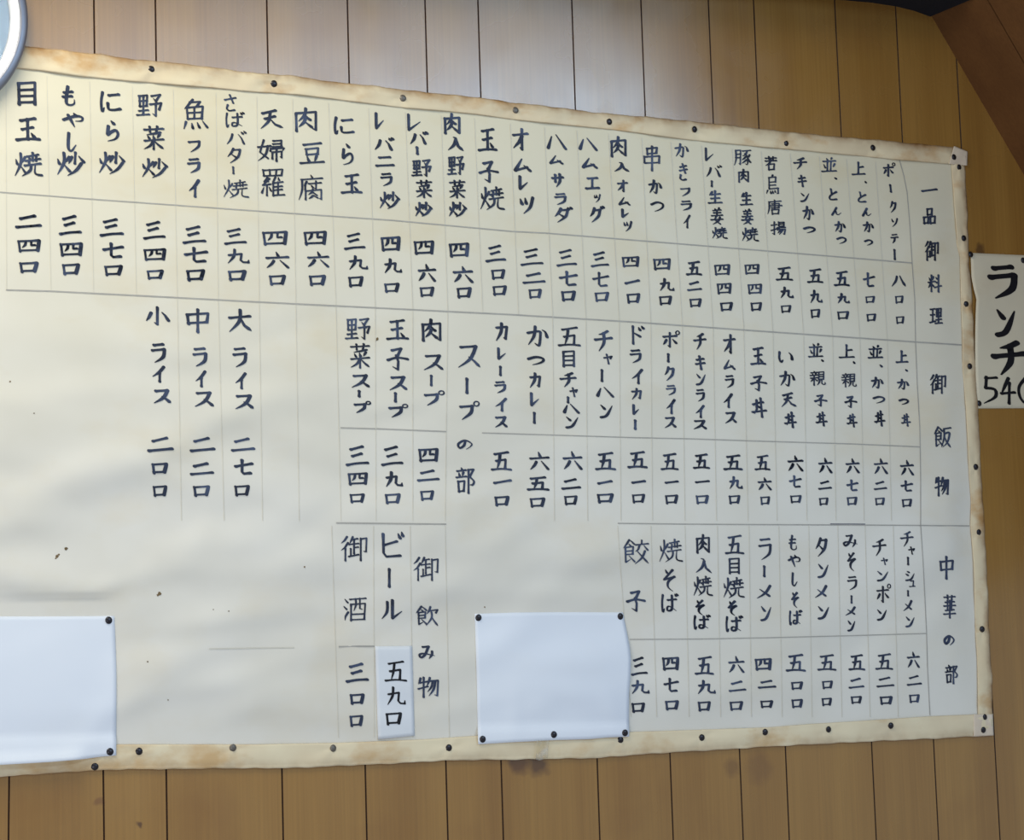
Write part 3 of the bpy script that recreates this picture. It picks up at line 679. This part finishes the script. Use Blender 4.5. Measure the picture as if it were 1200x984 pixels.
PRICES = [
'二 18 251 49.5 268;四 20 280 47.5 296;口 22.5 306 45 320.5', '三 69 251 96 276;四 70 283.5 97 301;口 72.5 308 94 323',
'三 117 255 145.5 278;七 120 283.5 145.5 303;口 122 310 144 324', '三 167.5 258 194 281.5;四 168 290.5 194.5 306;口 172 315.5 192 328',
'三 214 263.5 242 286.5;七 215.5 289 244 308.5;口 218 315 240.5 330', '~3.9;三 262.5 266.5 289 287;九 265.5 291 293 310;口 267 316 289 330',
'~3.8;四 307.5 270 337 288;六 311 293.5 339 315;口 315 321.5 335 335', '~3.9;四 355.5 270 383 288;六 360 293.5 386 314;口 362 321.5 382 335.5',
'~3.8;三 403 272 428 293.5;九 408 298.5 432 317;口 408 323 426 337', '四 446 276.5 469.5 295;九 449.5 302 472 321;口 450 331 468 343.5',
'四 485 281 509 299;六 489.5 308 511 330.5;口 492 335.5 509 348.5', '四 526 284 550 302;六 531 310.5 554.5 332;口 535 336 553 350',
'三 569 286 593 308;口 575.5 315 592 328;口 577 334 594 347', '三 610 290.5 637 312;二 612.5 318.5 639.5 333;口 619.5 338 635 350.5',
'三 652 291.5 676 313;七 655 317 677 335.5;口 657.5 340 675 353.5', '三 692.5 294 714 313.5;七 694 318 714 336.5;口 697 341.5 714 354',
'四 729 300 749 313.5;一 732 327 750 333.5;口 734.5 343 750.5 356', '四 765.5 302 786 317;九 772.5 325.5 791 342;口 772.5 346 787.5 358',
'五 804 305 823 323;二 805.5 329 823 341.5;口 808 349 822.5 360.5', '四 837 309 856 323;四 840 331 857.5 345;口 844 353.5 859 365',
'四 872.5 309 890 322;四 876 332 893 345;口 879.5 353.5 893 365', '五 909 312 929.5 329;九 914 335.5 930.5 350.5;口 915 357 927.5 367',
'五 946 314 965 332;九 949 339 964.5 356;口 950 361.5 961.5 373', '五 977.5 317 996 335.5;九 981 343 996.5 356.5;口 981 364 995 375',
'七 1011 319 1025.5 337;口 1014 346.5 1025.5 355.5;口 1015.5 367 1027 377', '~2.9;八 1044 322 1062.5 336.5;口 1049 346 1059 356;口 1050 370 1060 380',
'二 173 511 204 530;口 177.5 541.5 197 556;口 179 568 196 582.5', '二 222.5 511.5 252.5 530;二 222.5 541 251 557.5;口 226 568 246 582.5',
'二 270.5 512 299 529.5;七 274 537 297 556.5;口 274.5 567.5 293 582', '三 405.5 521.5 433 546.5;四 407.5 553 431 569;口 409.5 577.5 427.5 590',
'三 447 522 473 546.5;九 451 551.5 473 571.5;口 451 577.5 469.5 591', '四 490 524.5 514 542;二 489 549.5 515.5 564.5;口 492.5 574 509 587',
'五 575 528 600 551.5;一 578 561 600 567.5;口 579.5 580.5 597 593.5', '六 620 528 644 551.5;五 617.5 557.5 644 575;口 621 582.5 639 595',
'六 659.5 527.5 682.5 551;二 658 560 681 574;口 661 580 677 592.5', '五 697.5 529 722 551;一 700 562 718 568;口 699.5 577.5 719 590',
'五 735.5 528 759 549;一 740 562 757 567;口 740.5 578 756 590', '~3.4;五 774.5 530 795.5 551;一 779 562.5 795.5 567;口 779.5 579 795 591',
'五 812 531 832 549.5;一 814.5 562 832 566.5;口 815.5 579.5 830.5 591', '五 848 532 870.5 551;九 854 557.5 871 574;口 854 579.5 867.5 591',
'~3.2;五 884.5 532.5 903 551.5;六 888 558 904.5 575;口 891 581 902.5 592', '六 923 532.5 941.5 552.5;七 924.5 556.5 939.5 572;口 926 579.5 939.5 590',
'六 959 535 975.5 555;二 959 562.5 975 574;口 960 582.5 971 592.5', '六 991 536 1007.5 555;七 992 561.5 1006 576;口 992.5 581.5 1005 592.5',
'六 1024 536 1040.5 556;二 1024 563 1039.5 574.5;口 1025.5 582.5 1037 592.5', '六 1055 538 1071 557.5;七 1055.5 562.5 1070 576.5;口 1057 584 1069 594.5',
'三 405.5 776 432.5 800.5;口 410 812 427.5 826;口 409.5 837 426 852',
'三 739.5 769 759 792;九 739.5 796 762 814;口 740 822.5 756 835.5', '四 776 769 796 786;七 777.5 793.5 795.5 811;口 779.5 820 795.5 832.5',
'五 814.5 768 837 791;九 817 796 839 814;口 818 821 833 834', '~3.3;六 853.5 767.5 872.5 789;二 854 797 874.5 811;口 855 821 871 833',
'四 884.5 770.5 904.5 786;二 888.5 796 910 807;口 891 820 906 830', '五 921 765.5 944.5 787;口 927 798 941 808.5;口 927.5 818.5 941 830',
'五 958 766 980.5 786;口 963.5 797 976 807.5;口 963 817 975 827.5', '五 994.5 766 1014 785.5;二 994.5 793.5 1013 807;口 997 815 1010 825',
'五 1026 765 1047 785;二 1027 792.5 1048 805.5;口 1031 815 1046 826', '~2.9;六 1063 762.5 1078 783;二 1063 790.5 1080.5 803.5;口 1065.5 813 1078 824',
]
HEADS = [
'~3.4;一 1079.5 220.3 1099 225.3;品 1081.5 243 1097 263;御 1083 282 1100.5 306;料 1087 321 1104 343;理 1089 360 1105 380',
'~3.3;御 1089 438 1109 462;飯 1094 499 1115.5 525;物 1095 558 1112.5 582',
'~3.2;中 1101 651 1118 679.5;華 1105.5 696.5 1120.5 725;の 1106 743.5 1119 757;部 1107.5 778 1123 802',
'~4.1;ス 536 404 564.5 432;ー 545.5 442 549 462;プ 538 468.5 563 493;の 536 514.5 554 527.5;部 534 546.5 557 579',
'~3.3;御 484 652 514 681;飲 487 709.5 514.5 734;み 490.5 756 511 773;物 489.5 792.5 514.5 818',
]
def block(kind, lst):
    for i, t in enumerate(lst):
        w = None
        if t[0] == '~': a, t = t.split(';', 1); w = float(a[1:])
        write(kind, t, menu, w=w, seed=i)
block('dish_name_lettering', NAMES); block('dish_price_lettering', PRICES); block('section_heading_lettering', HEADS)

def line_mesh(pts, w, verts, faces, depth=Hs, lift=0.0006, step=12):
    P = []
    for a, b in zip(pts, pts[1:]):
        n = max(1, int(math.hypot(b[0]-a[0], b[1]-a[1])/step))
        P += [(a[0]+(b[0]-a[0])*k/n, a[1]+(b[1]-a[1])*k/n) for k in range(n)]
    P.append(pts[-1]); i0 = len(verts)
    for k, p in enumerate(P):
        a, b = P[max(0, k-1)], P[min(len(P)-1, k+1)]
        l = math.hypot(b[0]-a[0], b[1]-a[1]); nx, ny = -(b[1]-a[1])/l, (b[0]-a[0])/l
        for s in (-w/2, w/2): verts.append(at(p[0]+nx*s, p[1]+ny*s, depth(p[0], p[1])+lift))
    for k in range(len(P)-1):
        a = i0+2*k; faces.append((a, a+1, a+3, a+2))
def line(name, pts, w, mat):
    v, f = [], []; line_mesh(pts, w, v, f); return obj(name, v, f, mat, menu)
L1 = [(-300, 204), (0, 225), (105, 233), (300, 247), (460, 258), (600, 271), (640, 273), (740, 281), (900, 294), (1069, 308)]
L2 = [(7, 339.5), (60, 341), (160, 346), (300, 353.5), (450, 361), (600, 368.5), (740, 377), (900, 388.5), (1072, 400.5), (1127, 404)]
L3 = [(565, 507), (600, 508), (740, 512.5), (810, 514), (900, 517), (1000, 520), (1079, 523.5)]
L4 = [(724, 613), (810, 614), (900, 614.5), (1010, 615), (1079, 615.5), (1136, 616)]
L5 = [(738, 749), (820, 748.5), (900, 747), (1000, 744.5), (1086, 742)]
LV = [(1054, 187), (1059, 205), (1063, 225), (1066, 260), (1069, 308), (1072, 350), (1073, 400), (1075, 450), (1078, 500), (1079, 560), (1079, 615), (1082, 660), (1084, 700), (1086, 742), (1087, 780), (1090, 838)]
for p, w in ((L1, 1.3), (L2, 1.5), (L3, 1.1), (L4, 1.2), (L5, 1.0), (LV, 0.9), ([(399, 501), (450, 502.5), (523, 505.5)], 1.3), ([(394, 612.5), (440, 613), (523, 614)], 1.5),
             ([(397, 757.5), (420, 757), (439, 757)], 1.6)):
    line('ruled_line', p, w, M_rule)
line('ruled_line', [(973, 614), (1014, 614.2)], 1.5, plain('dark_ruling_ink', lin(95, 95, 108), 0.7))
line('ruled_line', [(245, 760), (300, 759), (345, 758.5)], 1.2, M_pencil)
v, f = [], []
for xt, xm, xb in ((7, 8, None), (55, 60, None), (105, 110, None), (155, 160, None), (203, 208, 213), (253, 256, 263), (301, 304, 308), (343, 347, 351), (385, 394, 400), (432, 440, 441), (475, 484, 484), (517, 525, 522),
                   (556, 566, None), (598, 608, None), (638, 648, 650), (676, 687, 689), (713, 726, 728), (752, 763, 765), (786, 800, 803), (822, 836, 840), (858, 872, 877), (892, 906, 911), (926, 942, 946), (960, 976, 980), (992, 1008, 1013), (1026, 1040, 1045)):
    yt = lerp_curve(TOP_IN, xt)+5; y2 = lerp_curve(L2, max(7, xm)) 
    line_mesh([(xt, yt), (xm, y2)], 0.7, v, f, lift=0.00055)
    if xb: line_mesh([(xm, y2), (xb, 610)], 0.7, v, f, lift=0.00055)
for xa, xb in ((724, 740), (763, 770), (803, 808), (841, 845), (878, 881), (913, 917), (948, 952), (982, 987), (1014, 1020), (1047, 1053)):
    line_mesh([(xa, 616), (xb, 840)], 0.7, v, f, lift=0.00055)
for xa, xb in ((389, 397), (438, 439), (481, 484), (522, 527)):
    line_mesh([(xa, 616), (xb, 864)], 0.7, v, f, lift=0.00055)
obj('pencil_ruling', v, f, M_pencil, menu)
v, f = [], []
for x, y, r in ((67, 651.5, 2.2), (65.5, 654, 1.2), (69, 649.5, 1.3), (77.5, 642.5, 2.2), (187, 695.5, 2.3), (185, 697, 1.4), (12, 447, 1.1), (40, 484, 0.8), (173, 775, 1.0), (197, 820, 0.9), (442, 397, 1.6), (441, 398.5, 1.2), (357, 664, 1.0), (568, 711, 0.9), (250, 714, 0.9), (268, 716, 0.8)):
    k = len(v); n = 9
    for a in range(n):
        rr = r*random.uniform(0.7, 1.2); v.append(at(x+rr*math.cos(a*6.283/n), y+rr*math.sin(a*6.283/n), Hs(x, y)+0.0005))
    f.append(tuple(range(k, k+n))[::-1])
obj('stain_speck', v, f, M_speck, menu)

# ---------------------------------------------------------------- sheets fixed on the menu
def hem_top(x, y):                                         # surface the blank sheets lie on
    b = lerp_curve(BOT_IN, x)
    return max(Hs(x, y), 0.001+0.0048*smooth01((y-b+16)/16))
def quad_fn(left, right, top, bottom, depth):
    """edges as traced curves; left/right by y, top/bottom by x"""
    def fn(u, v):
        xl0, xr0 = left[0][0], right[0][0]
        yv = top[0][1]+(bottom[0][1]-top[0][1])*v
        xl, xr = lerp_curve(left, yv, 1), lerp_curve(right, yv, 1)
        x = xl+(xr-xl)*u
        yt, yb = lerp_curve(top, x), lerp_curve(bottom, x)
        y = yt+(yb-yt)*v
        return x, y, depth(x, y, u, v)
    return fn
def dA(x, y, u, v):
    e = math.sin(math.pi*min(1, max(0, v)))
    h = hem_top(x, y)+0.0009
    h += 0.0045*math.sin(math.pi*v)*smooth01((u-0.35)/0.6)
    h += 0.0075*math.exp(-((u-0.55)/0.34)**2-((v-0.40)/0.17)**2)+0.003*math.exp(-((u-0.4)/0.12)**2-((v-0.74)/0.09)**2)
    h += 0.0016*math.exp(-((u-0.25)/0.06)**2-((v-0.78)/0.2)**2)+0.0018*math.exp(-((u-0.9-0.3*(v-0.8))/0.06)**2-((v-0.78)/0.18)**2)
    return max(h, hem_top(x, y)+0.0009)
LA = [(556, 715), (557, 745), (558.5, 790), (559.5, 840), (560.5, 875)]
RA = [(729.5, 715), (732, 730), (735, 745), (738, 762), (739.5, 776), (739, 795), (737.5, 815), (737, 840), (737.3, 866)]
TA = [(556, 719), (600, 717.5), (660, 717), (730, 717.3)]
BA = [(560, 872), (600, 869.5), (650, 867), (690, 866), (712, 864), (737, 863)]
pA = empty('paper_sheet', at(648, 870, 0))
tag(pA, 'blank white sheet tacked over the menu between 御飲み物 and 餃子', 'paper', 'blank white sheets on the menu')
grid('blank_page', quad_fn(LA, RA, TA, BA, dA), 40, 34, M_white, pA)
def dB(x, y, u, v):
    h = hem_top(x, y)+0.0009
    h += 0.0035*math.sin(math.pi*v)*math.exp(-((u-0.55)/0.4)**2)
    h += 0.0016*math.exp(-(((u-0.88)+0.35*(v-0.85))/0.07)**2-((v-0.75)/0.25)**2)
    c = smooth01((v-0.86)/0.14)*smooth01((0.93-u)/0.12)
    return h+0.010*c*c
LB = [(-122, 720), (-120, 800), (-118, 900)]
RB = [(134, 720), (135.5, 760), (136.5, 800), (136.3, 888)]
TB = [(-122, 722), (0, 722), (60, 722), (134, 721.5)]
BB = [(-118, 905), (0, 896), (60, 892.5), (100, 889), (118, 886.5), (136.3, 885)]
pB = empty('paper_sheet', at(10, 890, 0))
tag(pB, 'blank white sheet with curling lower edge, cut off by the picture edge', 'paper', 'blank white sheets on the menu')
grid('blank_page', quad_fn(LB, RB, TB, BB, dB), 44, 36, M_white, pB)

slip = empty('price_slip', at(462, 864, 0))
tag(slip, 'small white slip reading 五九口 pasted over the beer price on the menu', 'paper slip')
def dS(x, y, u=0, v=0): return Hs(x, y)+0.0014+0.0003*math.sin(math.pi*min(1, max(0, (x-440)/45)))
def slip_fn(u, v):
    x = (439.5*(1-u)+483*u)*(1-v)+(443*(1-u)+486*u)*v; y = (757*(1-u)+756.5*u)*(1-v)+(866.5*(1-u)+862*u)*v
    return x, y, dS(x, y)
grid('slip_paper', slip_fn, 10, 22, M_slip, slip)
write('price_lettering', '五 450.5 773.5 477 798.5;九 453 804 476 827;口 452 834 471 850', slip, M_ink2, 3.3, dS, 0.0005)

# strip of clear tape over the bottom hem
def tape_fn(u, v):
    x = 629+14*u-1.2*v; y = 867.5+22*v+1.2*math.sin(5*u)*v
    return x, y, hem_top(x, min(y, 880))+0.0022-0.0038*smooth01((v-0.8)/0.2)+0.0004*math.sin(16*u)*math.sin(6*v)
tag(grid('adhesive_tape', tape_fn, 12, 14, M_tape, None, at(636, 880, 0.004), thick=0.0001), 'small piece of clear tape on the bottom hem under the blank sheet', 'tape')

# ---------------------------------------------------------------- lunch sign
sign = empty('lunch_sign', at(1190, 478, 0))
tag(sign, 'small cream paper sign lettered ランチ 540 beside the menu', 'sign')
LS = [(1137.5, 296), (1138.5, 325), (1141.5, 340), (1144.3, 350), (1143.5, 365), (1143, 385), (1142.8, 410), (1143.5, 440), (1145.5, 478)]
def dG(x, y, u=0, v=0):
    v = (y-297)/181; u = (x-1140)/95
    return 0.0012+0.0028*max(0, math.sin(math.pi*v))*(1-0.4*u)+0.0014*math.exp(-((u-0.12)/0.12)**2-((v-0.12)/0.1)**2)+0.0007*math.sin(7*u+5*v)*max(0, math.sin(math.pi*v))
def sign_fn(u, v):
    y0 = 296.3+4.2*u; y1 = 478.5-0.5*u
    y = y0+(y1-y0)*v; xl = lerp_curve(LS, y, 1); x = xl+(1236-xl)*u
    return x, y, dG(x, y)
grid('sign_paper', sign_fn, 24, 40, M_sign, sign)
write('sign_lettering', 'ラ 1158 309 1192 352.5;ン 1166 360 1192 395;チ 1161 398 1204 442', sign, M_ink2, 8.2, dG, 0.0005)
write('price_lettering', '5 1151.5 440 1169.5 474.5;4 1172 441.5 1191 474.5;0 1192.5 440 1213 474.5', sign, M_ink2, 4.6, dG, 0.0005)

# ---------------------------------------------------------------- thumbtacks
def tack_mesh():
    prof = [(0.0, -0.0022), (0.0016, -0.00215), (0.0034, -0.0017), (0.0047, -0.0009), (0.00515, -0.0002), (0.0051, 0.0002), (0.0006, 0.0003), (0.0004, 0.0036), (0.0, 0.0048)]
    n = 20; v, f = [], []
    for r, y in prof:
        for k in range(n): v.append((r*math.cos(2*math.pi*k/n), y, r*math.sin(2*math.pi*k/n)))
    for j in range(len(prof)-1):
        for k in range(n):
            a, b = j*n+k, j*n+(k+1) % n; f.append((a, b, b+n, a+n))
    me = bpy.data.meshes.new('thumbtack'); me.from_pydata(v, [], f); me.update()
    me.polygons.foreach_set('use_smooth', [True]*len(me.polygons)); return me
tack = tack_mesh(); tack.materials.append(M_pin)
tack2 = tack.copy(); tack2.materials.clear(); tack2.materials.append(M_pin2)
EXTRA = [(127.5, 726.5, dB(127.5, 726.5, 0.97, 0.03)*1000, 'dark thumbtack at the upper corner of the cut-off blank sheet'),
 (129, 880.5, dB(129, 880.5, 0.98, 0.96)*1000, 'dark thumbtack at the lower corner of the cut-off blank sheet'),
 (560.5, 723.5, dA(560.5, 723.5, 0.03, 0.04)*1000, 'thumbtack at the blank middle sheet upper corner, beside 御飲み物'),
 (727, 722, dA(727, 722, 0.98, 0.03)*1000, 'thumbtack at the blank middle sheet upper corner, below 餃子'),
 (565.5, 866, dA(565.5, 866, 0.03, 0.96)*1000, 'thumbtack at the blank middle sheet lower corner, toward the 御飲み物 heading'),
 (649, 860.5, dA(649, 860.5, 0.5, 0.95)*1000, 'thumbtack midway along the lower edge of the blank middle sheet, above the tape'),
 (732.5, 858.5, dA(732.5, 858.5, 0.97, 0.95)*1000, 'thumbtack at the blank middle sheet lower corner, beside the 三九口 price'),
 (1137.5, 298, 3.6, 'dark thumbtack at the lunch sign corner touching the menu hem'),
 (1199, 305, dG(1199, 305)*1000, 'dark thumbtack in the top edge of the lunch sign, cut by the picture edge'),
 (1147.5, 472.5, dG(1147.5, 472.5)*1000, 'dark thumbtack before the 540 at the lunch sign lower corner')]
hem_pins = [(x, y, 4.3 if d > 2.4 else 3.4, l) for x, y, d, l in PINS]
for x, y, d, l in hem_pins+EXTRA:
    o = bpy.data.objects.new('thumbtack', tack2 if (x, y) in LIGHT_PINS else tack); COL.objects.link(o)
    o.location = at(x, y, d/1000); o.rotation_euler = (random.uniform(-0.12, 0.12), random.uniform(0, 6.28), random.uniform(-0.12, 0.12))
    tag(o, l, 'thumbtack', 'thumbtacks holding the menu, sheets and sign')

# ---------------------------------------------------------------- round clock at the frame's corner
c0 = at(-101, 15, 0)
clock = empty('wall_clock', c0)
tag(clock, 'round wall clock with satin grey metal rim overlapping the menu top hem', 'clock')
def lathe(name, prof, mat, n=96):
    v, f = [], []
    for r, d in prof:
        for k in range(n): v.append((c0.x+r*math.cos(2*math.pi*k/n), -d, c0.z+r*math.sin(2*math.pi*k/n)))
    for j in range(len(prof)-1):
        for k in range(n):
            a, b = j*n+k, j*n+(k+1) % n; f.append((a, b, b+n, a+n))
    return obj(name, v, f, mat, clock, c0, smooth=True)
RC = 0.150
lathe('rim', [(RC-0.012, 0.0), (RC-0.002, 0.004), (RC, 0.010), (RC, 0.022), (RC-0.0012, 0.0245), (RC-0.004, 0.0262), (RC-0.009, 0.0275), (RC-0.0120, 0.0278), (RC-0.0128, 0.0268)], M_chrome)
lathe('inner_ring', [(RC-0.0128, 0.0268), (RC-0.0135, 0.0262), (RC-0.0225, 0.0235), (RC-0.0245, 0.016)], M_ring)
lathe('dial', [(RC-0.0235, 0.016), (RC-0.06, 0.0155), (0.0001, 0.0155)], M_face)
lathe('glass', [(RC-0.023, 0.0195), (RC-0.06, 0.0205), (0.0001, 0.021), (0.0001, 0.0195), (RC-0.06, 0.019), (RC-0.023, 0.0178)], M_glass)
